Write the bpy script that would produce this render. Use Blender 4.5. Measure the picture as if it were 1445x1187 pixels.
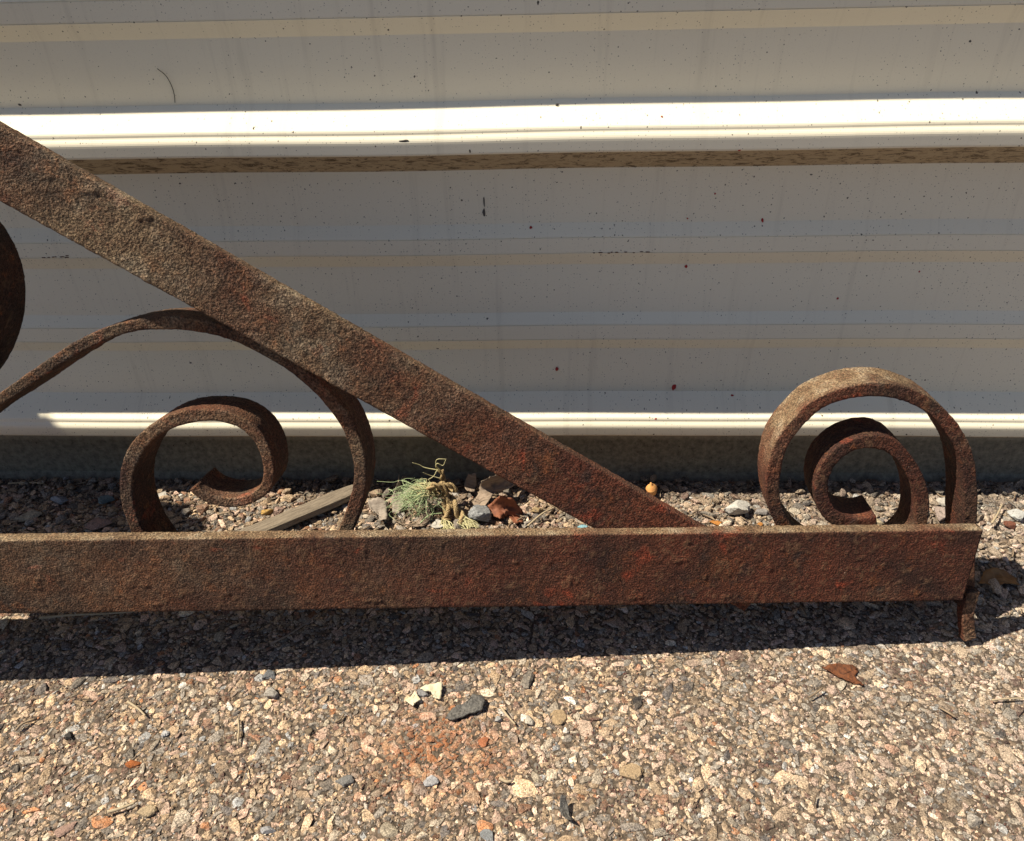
import bpy, bmesh, math, random
import numpy as np
from math import sin, cos, radians, pi, sqrt, atan2
from mathutils import Matrix, Vector

for o in list(bpy.data.objects):
    bpy.data.objects.remove(o)
scene = bpy.context.scene
col = scene.collection

# ------------------------------------------------------------------ camera
PITCH, YAW, ROLL = radians(34.0), radians(2.7), radians(1.5)
FPX = 1086.0                                   # focal length for a 1445 px wide frame
CAM = np.array([0.0, -0.73, 0.577])
fw = np.array([-sin(YAW)*cos(PITCH), cos(YAW)*cos(PITCH), -sin(PITCH)])
rt = np.cross(fw, [0, 0, 1.0]); rt /= np.linalg.norm(rt)
up = np.cross(rt, fw)
rt, up = rt*cos(ROLL) - up*sin(ROLL), rt*sin(ROLL) + up*cos(ROLL)
cd = bpy.data.cameras.new('camera')
cd.sensor_fit = 'HORIZONTAL'; cd.sensor_width = 36.0; cd.lens = FPX/1445*36.0
cd.clip_start = 0.02; cd.clip_end = 500
cam = bpy.data.objects.new('camera', cd); col.objects.link(cam)
cam.matrix_world = Matrix(((rt[0], up[0], -fw[0], CAM[0]), (rt[1], up[1], -fw[1], CAM[1]),
                           (rt[2], up[2], -fw[2], CAM[2]), (0, 0, 0, 1)))
scene.camera = cam

# ------------------------------------------------------------------ sky, sun, exposure
SUN = np.array([0.70, 0.034, -1.0])           # direction the light travels
to_sun = -SUN/np.linalg.norm(SUN)
world = bpy.data.worlds.new('World'); scene.world = world
world.use_nodes = True
wn = world.node_tree.nodes; wl = world.node_tree.links
wn.clear()
sky = wn.new('ShaderNodeTexSky'); sky.sky_type = 'NISHITA'; sky.sun_disc = False
sky.sun_elevation = math.asin(to_sun[2]); sky.sun_rotation = atan2(to_sun[0], to_sun[1])
sky.air_density = 0.7; sky.dust_density = 1.0; sky.ozone_density = 0.5
bg = wn.new('ShaderNodeBackground'); bg.inputs['Strength'].default_value = 0.060
wo = wn.new('ShaderNodeOutputWorld')
wl.new(sky.outputs[0], bg.inputs[0]); wl.new(bg.outputs[0], wo.inputs[0])
sd = bpy.data.lights.new('sun', 'SUN'); sd.energy = 5.0; sd.angle = radians(0.53); sd.color = (1.0, 0.91, 0.74)
sun = bpy.data.objects.new('sun', sd); col.objects.link(sun)
sun.rotation_euler = Vector(SUN).to_track_quat('-Z', 'Y').to_euler(); sun.location = (-2, 0.2, 5)
vs = scene.view_settings
vs.view_transform = 'Standard'; vs.look = 'None'; vs.exposure = 0.83; vs.gamma = 1.0; vs.use_curve_mapping = False
scene.cycles.max_bounces = 5; scene.cycles.diffuse_bounces = 3; scene.cycles.glossy_bounces = 2

# ------------------------------------------------------------------ helpers
rng = np.random.default_rng(11)

def on_plane(px, py, p0, n):
    d = fw + rt*(px-722.5)/FPX - up*(py-593.5)/FPX
    return CAM + d*(((p0-CAM) @ n)/(d @ n))
def on_ground(px, py, z=0.0):
    return on_plane(px, py, np.array([0, 0, z]), np.array([0, 0, 1.0]))
def on_wall(px, py, out=0.0):
    return on_plane(px, py, np.array([0, -out, 0]), np.array([0, 1.0, 0]))

def _hash(i, j, k, s):
    h = (i*374761393 + j*668265263 + k*2147483647 + s*974634777) & 0xFFFFFFFF
    h = ((h ^ (h >> 13))*1274126177) & 0xFFFFFFFF
    h = ((h ^ (h >> 16))*2246822519) & 0xFFFFFFFF
    return ((h ^ (h >> 15)) & 0xFFFFFF)/float(0xFFFFFF)
def vnoise(p, scale, seed=0):
    """value noise 0..1 on an (n,3) array"""
    q = np.asarray(p)*scale
    f0 = np.floor(q).astype(np.int64); t = q-f0; t = t*t*(3-2*t)
    i, j, k = f0[:, 0], f0[:, 1], f0[:, 2]
    out = 0
    for a in (0, 1):
        for b in (0, 1):
            for c in (0, 1):
                w = (t[:, 0] if a else 1-t[:, 0])*(t[:, 1] if b else 1-t[:, 1])*(t[:, 2] if c else 1-t[:, 2])
                out = out + w*_hash(i+a, j+b, k+c, seed)
    return out
def fbm(p, scale, oct=3, seed=0):
    s, a, tot = 0, 1.0, 0
    for o in range(oct):
        s = s + a*vnoise(p, scale*2.03**o, seed+o); tot += a; a *= .5
    return s/tot

def mesh_from(name, V, F, smooth=True, attrs=None, colors=None):
    me = bpy.data.meshes.new(name)
    V = np.asarray(V, dtype=np.float32)
    if isinstance(F, np.ndarray):
        k = F.shape[1]
        me.vertices.add(len(V)); me.vertices.foreach_set('co', V.ravel())
        me.loops.add(F.size); me.loops.foreach_set('vertex_index', F.astype(np.int32).ravel())
        me.polygons.add(len(F)); me.polygons.foreach_set('loop_start', np.arange(0, F.size, k, dtype=np.int32))
        me.update(calc_edges=True)
    else:
        me.from_pydata([tuple(map(float, v)) for v in V], [], [tuple(int(i) for i in f) for f in F]); me.update()
    me.validate()
    if smooth is not None:
        me.polygons.foreach_set('use_smooth', [bool(smooth)]*len(me.polygons))
    for k, v in (attrs or {}).items():
        a = me.attributes.new(k, 'FLOAT', 'POINT'); a.data.foreach_set('value', np.asarray(v, dtype=np.float32))
    if colors is not None:
        a = me.attributes.new('tint', 'FLOAT_COLOR', 'POINT')
        c = np.ones((len(V), 4), dtype=np.float32); c[:, :3] = colors
        a.data.foreach_set('color', c.ravel())
    return me
def link(name, me, mat, parent=None):
    o = bpy.data.objects.new(name, me); col.objects.link(o)
    if me is not None and mat is not None:
        me.materials.append(mat)
    if parent is not None:
        o.parent = parent
    return o
def tag(o, label, cat, group=None, kind=None):
    if label: o['label'] = label
    if cat: o['category'] = cat
    if group: o['group'] = group
    if kind: o['kind'] = kind
    return o

def new_mat(name):
    m = bpy.data.materials.new(name); m.use_nodes = True
    nt = m.node_tree; nt.nodes.clear()
    out = nt.nodes.new('ShaderNodeOutputMaterial'); b = nt.nodes.new('ShaderNodeBsdfPrincipled')
    nt.links.new(b.outputs[0], out.inputs[0])
    return m, nt, b
class NT:
    def __init__(s, nt): s.nt = nt
    def n(s, t, **kw):
        x = s.nt.nodes.new(t)
        for k, v in kw.items(): setattr(x, k, v)
        return x
    def l(s, a, b): s.nt.links.new(a, b)
    def noise(s, vec, scale, detail=4, rough=.55, dist=0):
        x = s.n('ShaderNodeTexNoise'); x.inputs['Scale'].default_value = scale
        x.inputs['Detail'].default_value = detail; x.inputs['Roughness'].default_value = rough
        x.inputs['Distortion'].default_value = dist
        if vec is not None: s.l(vec, x.inputs['Vector'])
        return x.outputs['Fac']
    def ramp(s, fac, stops, interp='LINEAR'):
        x = s.n('ShaderNodeValToRGB'); x.color_ramp.interpolation = interp
        e = x.color_ramp.elements
        while len(e) < len(stops): e.new(.5)
        for q, (p, c) in zip(e, stops):
            q.position = p; q.color = (*c, 1) if len(c) == 3 else c
        s.l(fac, x.inputs[0]); return x.outputs[0]
    def mix(s, fac, a, b, blend='MIX'):
        x = s.n('ShaderNodeMix', data_type='RGBA', blend_type=blend)
        for sock, v in ((x.inputs[0], fac), (x.inputs[6], a), (x.inputs[7], b)):
            if isinstance(v, (int, float)): sock.default_value = v
            elif isinstance(v, tuple): sock.default_value = (*v, 1)
            else: s.l(v, sock)
        return x.outputs[2]
    def math(s, op, a, b=None, clamp=False):
        x = s.n('ShaderNodeMath', operation=op, use_clamp=clamp)
        for i, v in enumerate((a, b)):
            if v is None: continue
            if isinstance(v, (int, float)): x.inputs[i].default_value = v
            else: s.l(v, x.inputs[i])
        return x.outputs[0]
    def attr(s, name):
        x = s.n('ShaderNodeAttribute'); x.attribute_name = name; return x
    def obj(s): return s.n('ShaderNodeTexCoord').outputs['Object']
    def bump(s, h, strength, dist, normal=None):
        x = s.n('ShaderNodeBump'); x.inputs['Strength'].default_value = strength; x.inputs['Distance'].default_value = dist
        s.l(h, x.inputs['Height'])
        if normal is not None: s.l(normal, x.inputs['Normal'])
        return x.outputs[0]
def grey(v): return (v, v, v)

# ------------------------------------------------------------------ materials
def mat_rust():
    m, nt, b = new_mat('rusted_iron'); g = NT(nt); v = g.obj()
    big = g.noise(v, 13, 5, .62, .4)
    base = g.ramp(big, [(.26, (.016, .010, .010)), (.40, (.030, .015, .012)), (.54, (.052, .022, .014)),
                        (.66, (.105, .036, .016)), (.80, (.060, .030, .020))])
    mid = g.noise(v, 70, 4, .65)
    base = g.mix(g.ramp(mid, [(.56, grey(0)), (.70, grey(.75))]), base, (.20, .066, .022))
    sx_ = g.n('ShaderNodeSeparateXYZ'); g.l(v, sx_.inputs[0])
    rx = g.n('ShaderNodeMapRange'); g.l(sx_.outputs['X'], rx.inputs[0]); rx.inputs[1].default_value = -.80; rx.inputs[2].default_value = -.35
    base = g.mix(g.math('MULTIPLY', g.math('MULTIPLY', rx.outputs[0], g.ramp(g.noise(v, 21, 4, .6), [(.38, grey(.1)), (.62, grey(1))])), .78), base, (.125, .036, .019))
    red = g.noise(v, 26, 3, .6, .6)
    base = g.mix(g.ramp(red, [(.63, grey(0)), (.71, grey(.7))]), base, (.25, .045, .02))
    blk = g.noise(v, 38, 4, .6, .4)
    base = g.mix(g.ramp(blk, [(.60, grey(0)), (.70, grey(.7))]), base, (.030, .022, .020))
    pale = g.attr('pale').outputs['Fac']
    pn = g.noise(v, 300, 3, .7)
    pcol = g.ramp(g.noise(v, 48, 4, .6), [(.3, (.13, .080, .044)), (.5, (.225, .155, .090)), (.72, (.34, .275, .19))])
    pf = g.math('MULTIPLY', pale, g.ramp(pn, [(.30, grey(.4)), (.55, grey(1))]), True)
    base = g.mix(pf, base, pcol)
    grain = g.noise(v, 640, 2, .7)
    base = g.mix(1.0, base, g.ramp(grain, [(.30, grey(.18)), (.5, grey(.80)), (.70, grey(1.9))]), 'MULTIPLY')
    cav = g.attr('cav').outputs['Fac']
    base = g.mix(g.ramp(cav, [(.66, grey(0)), (1.0, grey(.35))]), base, (.20, .115, .062))
    fl = g.noise(v, 900, 1, .5)
    base = g.mix(g.ramp(fl, [(.76, grey(0)), (.80, grey(.55))]), base, (.45, .38, .30))
    g.l(base, b.inputs['Base Color'])
    b.inputs['Roughness'].default_value = .82; b.inputs['Specular IOR Level'].default_value = .25
    h = g.math('ADD', g.noise(v, 640, 2, .6), g.math('MULTIPLY', g.noise(v, 230, 2, .5), .4))
    g.l(g.bump(h, 1.0, .0021), b.inputs['Normal'])
    return m

def mat_siding(dirty):
    m, nt, b = new_mat('dirty_cream_paint' if dirty else 'cream_paint'); g = NT(nt); v = g.obj()
    mp = g.n('ShaderNodeMapping'); mp.inputs['Scale'].default_value = (.5, 3, 3); g.l(v, mp.inputs[0])
    base = g.mix(g.noise(mp.outputs[0], 5, 5, .6), (.74, .68, .535), (.80, .74, .59))
    mott = g.noise(v, 700, 2, .6)
    base = g.mix(g.ramp(mott, [(.62, grey(0)), (.75, grey(.30))]), base, (.46, .40, .33))
    # shade below the lowest rib, painted in as a near-black band
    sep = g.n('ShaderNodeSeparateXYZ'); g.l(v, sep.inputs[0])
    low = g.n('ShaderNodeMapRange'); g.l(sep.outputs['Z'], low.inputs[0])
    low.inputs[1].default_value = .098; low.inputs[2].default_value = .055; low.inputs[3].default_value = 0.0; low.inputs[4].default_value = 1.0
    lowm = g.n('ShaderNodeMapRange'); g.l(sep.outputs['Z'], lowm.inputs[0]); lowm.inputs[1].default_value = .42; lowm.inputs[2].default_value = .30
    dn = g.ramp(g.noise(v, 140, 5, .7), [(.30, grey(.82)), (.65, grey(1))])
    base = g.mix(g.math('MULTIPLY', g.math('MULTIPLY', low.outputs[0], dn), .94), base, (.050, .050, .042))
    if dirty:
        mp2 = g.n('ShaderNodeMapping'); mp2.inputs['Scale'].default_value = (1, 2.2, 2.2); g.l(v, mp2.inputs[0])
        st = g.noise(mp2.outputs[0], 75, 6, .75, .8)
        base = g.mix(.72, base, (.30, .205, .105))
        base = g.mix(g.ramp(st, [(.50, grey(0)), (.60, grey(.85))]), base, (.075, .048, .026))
    cb = g.n('ShaderNodeCombineXYZ'); g.l(sep.outputs['X'], cb.inputs[0]); g.l(sep.outputs['Z'], cb.inputs[1]); vxz = cb.outputs[0]
    # fly specks: two sizes of irregular dark dots
    for sc, th, keep, amt in ((150, .105, .72, .85), (55, .055, .80, .95), (330, .16, .66, .6)):
        wv = g.n('ShaderNodeVectorMath', operation='ADD')
        wob = g.n('ShaderNodeTexNoise'); wob.inputs['Scale'].default_value = sc*6; g.l(v, wob.inputs['Vector'])
        wsc = g.n('ShaderNodeVectorMath', operation='SCALE'); wsc.inputs['Scale'].default_value = .22/sc
        g.l(wob.outputs['Color'], wsc.inputs[0]); g.l(vxz, wv.inputs[0]); g.l(wsc.outputs[0], wv.inputs[1])
        vo = g.n('ShaderNodeTexVoronoi', voronoi_dimensions='2D'); vo.inputs['Scale'].default_value = sc; g.l(wv.outputs[0], vo.inputs['Vector'])
        sp = g.n('ShaderNodeSeparateColor'); g.l(vo.outputs['Color'], sp.inputs[0])
        rad = g.math('MULTIPLY', sp.outputs[1], th)
        inside = g.math('LESS_THAN', vo.outputs['Distance'], rad)
        clump = g.ramp(g.noise(v, 7, 4, .7), [(.36, grey(.15)), (.64, grey(.85))])
        thr = g.math('SUBTRACT', g.math('SUBTRACT', keep+.42, g.math('MULTIPLY', clump, .55)), g.math('MULTIPLY', lowm.outputs[0], .12))
        pick = g.math('GREATER_THAN', sp.outputs[0], thr)
        base = g.mix(g.math('MULTIPLY', g.math('MULTIPLY', inside, pick), amt), base, (.045, .035, .030))
    # faint vertical rain runs
    mp4 = g.n('ShaderNodeMapping'); mp4.inputs['Scale'].default_value = (1, .05, .06); g.l(v, mp4.inputs[0])
    run = g.noise(mp4.outputs[0], 60, 4, .7)
    base = g.mix(g.ramp(run, [(.55, grey(0)), (.75, grey(.22))]), base, (.34, .29, .22))
    # a few faint grime scuffs
    mp3 = g.n('ShaderNodeMapping'); mp3.inputs['Scale'].default_value = (6, 1, 1.3); mp3.inputs['Rotation'].default_value = (0, .2, 0); g.l(v, mp3.inputs[0])
    sc = g.noise(mp3.outputs[0], 14, 6, .7)
    base = g.mix(g.ramp(sc, [(.66, grey(0)), (.78, grey(.25))]), base, (.28, .24, .19))
    g.l(base, b.inputs['Base Color'])
    g.l(g.ramp(g.noise(v, 60, 4, .6), [(.3, grey(.58)), (.7, grey(.75))]), b.inputs['Roughness'])
    b.inputs['Specular IOR Level'].default_value = .12
    h = g.math('ADD', g.math('MULTIPLY', g.noise(v, 650, 2, .5), .12), g.noise(mp.outputs[0], 9, 2, .5))
    g.l(g.bump(h, .15, .0008), b.inputs['Normal'])
    return m

def mat_ground():
    m, nt, b = new_mat('asphalt'); g = NT(nt); v = g.obj()
    c = g.ramp(g.noise(v, 420, 4, .75), [(.25, (.022, .017, .015)), (.42, (.062, .047, .036)), (.58, (.11, .085, .062)), (.78, (.22, .175, .13))])
    vo = g.n('ShaderNodeTexVoronoi'); vo.inputs['Scale'].default_value = 230; g.l(v, vo.inputs['Vector'])
    sp = g.n('ShaderNodeSeparateColor'); g.l(vo.outputs['Color'], sp.inputs[0])
    pc = g.ramp(sp.outputs[0], [(0, (.08, .06, .05)), (.35, (.21, .155, .11)), (.7, (.30, .215, .15)), (1, (.19, .175, .16))])
    c = g.mix(g.ramp(vo.outputs['Distance'], [(.42, grey(.85)), (.62, grey(0))]), c, pc)
    c = g.mix(g.ramp(g.noise(v, 6, 4, .6), [(.45, grey(.0)), (.8, grey(.25))]), c, (.12, .095, .08))
    g.l(c, b.inputs['Base Color']); b.inputs['Roughness'].default_value = .9
    b.inputs['Specular IOR Level'].default_value = .2
    h = g.math('SUBTRACT', g.noise(v, 600, 4, .7), vo.outputs['Distance'])
    g.l(g.bump(h, .9, .002), b.inputs['Normal'])
    return m

def mat_tint(name, rough=.8, nscale=500, lo=.65, hi=1.3, bump=.5, bdist=.0008, spec=.3, speck=None):
    """stone-like material that takes its base colour from the mesh's own 'tint' attribute"""
    m, nt, b = new_mat(name); g = NT(nt); v = g.obj()
    c = g.attr('tint').outputs['Color']
    c = g.mix(1.0, c, g.ramp(g.noise(v, nscale, 4, .7), [(.28, grey(lo)), (.72, grey(hi))]), 'MULTIPLY')
    if speck:
        c = g.mix(g.ramp(g.noise(v, speck[0], 2, .6), [(.60, grey(0)), (.66, grey(.85))]), c, speck[1])
    g.l(c, b.inputs['Base Color']); b.inputs['Roughness'].default_value = rough
    b.inputs['Specular IOR Level'].default_value = spec
    g.l(g.bump(g.noise(v, nscale*1.3, 4, .65), bump, bdist), b.inputs['Normal'])
    return m

def stain_mask(g, v):
    st = on_ground(610, 1058)
    vm = g.n('ShaderNodeMapping'); vm.inputs['Location'].default_value = (-st[0]*.62, -st[1], 0); vm.inputs['Scale'].default_value = (.62, 1, 1); g.l(v, vm.inputs[0])
    ln = g.n('ShaderNodeVectorMath', operation='LENGTH'); g.l(vm.outputs[0], ln.inputs[0])
    d = g.math('ADD', ln.outputs['Value'], g.math('MULTIPLY', g.noise(v, 42, 4, .65), .075))
    return g.ramp(d, [(.046, grey(1)), (.090, grey(0))])
def mat_gravel():
    m, nt, b = new_mat('gravel'); g = NT(nt); v = g.obj()
    c = g.attr('tint').outputs['Color']
    # sand and dust that bridges the stones, and dark tar worn into the hollows of the mix
    dust = g.ramp(g.noise(v, 170, 4, .7), [(.44, grey(0)), (.68, grey(.6))])
    c = g.mix(dust, c, g.ramp(g.noise(v, 700, 2, .7), [(.3, (.13, .105, .085)), (.7, (.42, .35, .27))]))
    c = g.mix(1.0, c, g.ramp(g.noise(v, 760, 3, .75), [(.28, grey(.16)), (.47, grey(.9)), (.72, grey(2.1))]), 'MULTIPLY')
    tar = g.noise(v, 210, 4, .7)
    c = g.mix(g.ramp(tar, [(.58, grey(0)), (.67, grey(.85))]), c, (.036, .027, .025))
    pc = g.noise(v, 9, 4, .6)
    c = g.mix(g.ramp(pc, [(.56, grey(0)), (.76, grey(.25))]), c, (.12, .10, .09))
    c = g.mix(g.math('MULTIPLY', g.math('MULTIPLY', stain_mask(g, v), g.ramp(g.noise(v, 120, 3, .6), [(.42, grey(.1)), (.55, grey(1))])), .72), c, g.ramp(g.noise(v, 260, 3, .7), [(.3, (.16, .055, .025)), (.7, (.44, .17, .065))]))
    g.l(c, b.inputs['Base Color']); b.inputs['Roughness'].default_value = .9
    b.inputs['Specular IOR Level'].default_value = .2
    g.l(g.bump(g.noise(v, 820, 3, .7), .9, .0015), b.inputs['Normal'])
    return m
def mat_plain(name, c1, c2, scale=200, rough=.8, stretch=None, bump=.3, bdist=.0006, sss=0, spec=.3):
    m, nt, b = new_mat(name); g = NT(nt); v = g.obj()
    if stretch:
        mp = g.n('ShaderNodeMapping'); mp.inputs['Scale'].default_value = stretch; g.l(v, mp.inputs[0]); v = mp.outputs[0]
    n = g.noise(v, scale, 5, .65)
    g.l(g.mix(g.ramp(n, [(.3, grey(0)), (.7, grey(1))]), c1, c2), b.inputs['Base Color'])
    b.inputs['Roughness'].default_value = rough; b.inputs['Specular IOR Level'].default_value = spec
    g.l(g.bump(n, bump, bdist), b.inputs['Normal'])
    return m

M_RUST = mat_rust(); M_WALL = mat_siding(False); M_WALLD = mat_siding(True); M_GROUND = mat_ground()
M_GRAVEL = mat_gravel()
M_STONE = mat_tint('stone', .88, 620, .45, 1.45, .8, .0012, speck=(330, (.10, .08, .065)))
M_GRANITE = mat_tint('granite', .8, 520, .35, 1.6, .7, .001)
M_WSTONE = mat_tint('pale_concrete', .85, 300, .75, 1.15, .8, .0015, speck=(520, (.16, .13, .11)))

# ------------------------------------------------------------------ ground sheet
def build_ground():
    xs = np.array([-60, -8, -2.2, -1.2, -.9, -.45, 0, .45, .9, 1.2, 2.2, 8, 60.]); ys = np.array([-60, -8, -2.2, -1.1, -.62, -.3, 0., .05, .6, 2, 8, 60])
    V = [(x, y, 0) for y in ys for x in xs]; nx = len(xs)
    F = [(j*nx+i, j*nx+i+1, (j+1)*nx+i+1, (j+1)*nx+i) for j in range(len(ys)-1) for i in range(nx-1)]
    o = link('ground', mesh_from('ground', V, F), M_GROUND); o['kind'] = 'structure'
    return o
build_ground()

# ------------------------------------------------------------------ metal siding
PERIOD, Z_RIB = 0.307, 0.1228
WALL_TOP = 2.45; FLASH_Z, FLASH_OUT = 0.700, 0.0164
def rib_profile(z0):
    """(z, out, dirty) points going down from where the rib's upper slope leaves the pan"""
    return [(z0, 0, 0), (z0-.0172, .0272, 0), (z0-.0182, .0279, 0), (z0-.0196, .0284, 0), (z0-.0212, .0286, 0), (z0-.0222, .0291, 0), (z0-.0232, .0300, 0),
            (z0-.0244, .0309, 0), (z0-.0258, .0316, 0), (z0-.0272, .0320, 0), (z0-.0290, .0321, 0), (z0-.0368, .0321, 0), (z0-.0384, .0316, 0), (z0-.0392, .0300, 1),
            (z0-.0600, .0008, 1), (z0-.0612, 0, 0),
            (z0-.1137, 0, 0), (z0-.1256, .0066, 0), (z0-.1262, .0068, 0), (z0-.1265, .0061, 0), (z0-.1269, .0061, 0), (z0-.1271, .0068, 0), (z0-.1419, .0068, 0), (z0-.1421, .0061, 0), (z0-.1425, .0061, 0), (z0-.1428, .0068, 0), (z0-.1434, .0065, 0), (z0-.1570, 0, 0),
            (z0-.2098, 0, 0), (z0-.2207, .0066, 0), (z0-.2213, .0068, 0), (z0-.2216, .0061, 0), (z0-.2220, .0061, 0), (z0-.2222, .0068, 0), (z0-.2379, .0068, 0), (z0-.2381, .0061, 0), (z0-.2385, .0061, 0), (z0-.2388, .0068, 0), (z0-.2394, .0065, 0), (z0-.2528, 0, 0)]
def build_wall():
    root = bpy.data.objects.new('metal_siding_wall', None); col.objects.link(root)
    tag(root, 'cream painted ribbed metal siding wall behind the rusty frame', 'wall')
    prof = [(WALL_TOP, 0.0, 0)]
    for z0 in (2.25, 1.943, 1.636, 1.329):
        prof += [(z0, 0, 0), (z0-.0172, .0272, 0), (z0-.0262, .0318, 0), (z0-.0384, .0318, 0), (z0-.0612, 0, 0)]
    up_ = [(FLASH_Z+.02, 0, 0), (FLASH_Z+.006, FLASH_OUT-.002, 0), (FLASH_Z+.003, FLASH_OUT, 0), (FLASH_Z, FLASH_OUT, 0), (FLASH_Z-.001, FLASH_OUT-.002, 1), (FLASH_Z-.006, .0005, 1), (FLASH_Z-.007, 0, 0)]
    up_ += [q for q in rib_profile(Z_RIB+2*PERIOD) if q[0] < .62]
    prof += up_ + rib_profile(Z_RIB+PERIOD) + [q for q in rib_profile(Z_RIB) if q[0] > -.02]
    prof += [(-.03, 0, 0)]
    xs = np.concatenate([[-3.2, -2.2, -1.4], np.arange(-1.0, 1.0, .02), [1.0, 1.4, 2.2, 3.2]])
    V, dirty = [], []
    P = np.array(prof)
    for x in xs:
        # hand-sheet waviness of a millimetre or less
        wz = .0006*sin(x*7.1)+.0004*sin(x*19+1)
        for z, o, d in prof:
            wy = .0007*sin(x*5.3+z*9)*(1 if z < .5 else 0)
            V.append((x, -o+wy, z+wz*(1 if 0.02 < z < .46 else 0)))
    n = len(prof); F, mi = [], []
    for i in range(len(xs)-1):
        for k in range(n-1):
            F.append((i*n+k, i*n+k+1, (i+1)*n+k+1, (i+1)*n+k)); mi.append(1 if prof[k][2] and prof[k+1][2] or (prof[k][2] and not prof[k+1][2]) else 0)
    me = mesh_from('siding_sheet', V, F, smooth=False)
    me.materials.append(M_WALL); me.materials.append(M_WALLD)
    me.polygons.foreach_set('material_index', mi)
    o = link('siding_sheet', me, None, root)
    # bent top flange so that the sheet ends in a real edge
    bm = bmesh.new()
    pr = [(0.0003, WALL_TOP-.0005), (.0003, WALL_TOP+.0012), (.045, WALL_TOP+.0012), (.045, WALL_TOP-.05), (.043, WALL_TOP-.05), (.043, WALL_TOP-.0008)]
    a = [bm.verts.new((-3.2, y, z)) for y, z in pr]; c = [bm.verts.new((3.2, y, z)) for y, z in pr]
    for k in range(len(pr)): 
        k2 = (k+1) % len(pr); bm.faces.new((a[k], a[k2], c[k2], c[k]))
    bm.faces.new(a); bm.faces.new(c[::-1])
    me = bpy.data.meshes.new('top_flange'); bm.normal_update(); bm.to_mesh(me); bm.free()
    link('top_flange', me, M_WALL, root)
    return root
wall = build_wall()

# ------------------------------------------------------------------ rusty frame
def sweep(P, N, B, w_in, w_b, step, b0, disp, seed, taper=None, pale_fn=None, close_caps=True):
    """rounded-rectangle bar swept along P (n,3); N in-plane normal, B depth axis; the section spans
    +-w_in/2 along N and b0..b0+w_b along B. Surface is roughened by real displacement."""
    r = min(w_in, w_b)*.13
    def side(n0, b0_, n1, b1_):
        L = sqrt((n1-n0)**2+(b1_-b0_)**2); k = max(2, int(L/step))
        return [(n0+(n1-n0)*i/k, b0_+(b1_-b0_)*i/k) for i in range(k)]
    hn, sec = w_in/2, []
    lo, hi = b0, b0+w_b
    def arc(cn, cb, a0):
        return [(cn+r*cos(a0+pi/2*i/3), cb+r*sin(a0+pi/2*i/3)) for i in range(3)]
    sec += side(hn, lo+r, hn, hi-r) + arc(hn-r, hi-r, 0) + side(hn-r, hi, -hn+r, hi) + arc(-hn+r, hi-r, pi/2)
    sec += side(-hn, hi-r, -hn, lo+r) + arc(-hn+r, lo+r, pi) + side(-hn+r, lo, hn-r, lo) + arc(hn-r, lo+r, 1.5*pi)
    sec = np.array(sec); m = len(sec); n = len(P)
    sn, sb = sec[:, 0], sec[:, 1]
    t = np.ones(n) if taper is None else taper
    V = P[:, None, :] + N[:, None, :]*(sn[None, :, None]*t[:, None, None]) + B[None, None, :]*sb[None, :, None]
    nn = np.roll(sec, -1, 0)-np.roll(sec, 1, 0); nn = np.stack([nn[:, 1], -nn[:, 0]], 1); nn /= np.linalg.norm(nn, axis=1)[:, None]
    Nrm = N[:, None, :]*nn[None, :, 0:1] + B[None, None, :]*nn[None, :, 1:2]
    V = V.reshape(-1, 3); Nrm = Nrm.reshape(-1, 3)
    a = vnoise(V, 430, seed); bq = fbm(V, 120, 2, seed+9); c = fbm(V, 28, 2, seed+17)
    pits = np.clip((vnoise(V, 75, seed+31)-.72)/.2, 0, 1)
    lumps = np.clip((vnoise(V, 110, seed+41)-.84)/.12, 0, 1)
    h = (a-.5)*1.3 + (bq-.5)*.35 + (c-.5)*.8 - pits*.35 + lumps*1.1
    V = V + Nrm*(h*disp)[:, None]
    idx = np.arange(n*m).reshape(n, m)
    F = np.stack([idx[:-1], np.roll(idx[:-1], -1, 1), np.roll(idx[1:], -1, 1), idx[1:]], -1).reshape(-1, 4)
    faces = F
    cav = np.clip(.5+(a-.5)*1.1+(bq-.5)*.8+lumps*.3, 0, 1)
    pale = np.zeros(n*m) if pale_fn is None else pale_fn(V, Nrm)
    Vl = V; 
    if close_caps:
        extra, tris = [], []
        for ring, flip in ((idx[0], 0), (idx[-1], 1)):
            cidx = len(V)+len(extra); extra.append(V[ring].mean(0))
            for k in range(m):
                k2 = (k+1) % m
                q = (ring[k], ring[k2], cidx, cidx)
                tris.append((ring[k2], ring[k], cidx) if not flip else (ring[k], ring[k2], cidx))
        Vl = np.vstack([V, extra]); cav = np.append(cav, [.5, .5]); pale = np.append(pale, [0, 0])
        me = bpy.data.meshes.new('bar')
        nl = F.size+3*len(tris)
        me.vertices.add(len(Vl)); me.vertices.foreach_set('co', Vl.astype(np.float32).ravel())
        me.loops.add(nl)
        me.loops.foreach_set('vertex_index', np.concatenate([F.ravel(), np.array(tris).ravel()]).astype(np.int32))
        me.polygons.add(len(F)+len(tris))
        me.polygons.foreach_set('loop_start', np.concatenate([np.arange(len(F))*4, F.size+np.arange(len(tris))*3]).astype(np.int32))
        me.update(calc_edges=True); me.validate()
        me.polygons.foreach_set('use_smooth', [True]*len(me.polygons))
        for k, v in (('cav', cav), ('pale', pale)):
            at = me.attributes.new(k, 'FLOAT', 'POINT'); at.data.foreach_set('value', v.astype(np.float32))
        return me
    return mesh_from('bar', Vl, faces, True, {'cav': cav, 'pale': pale})

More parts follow.
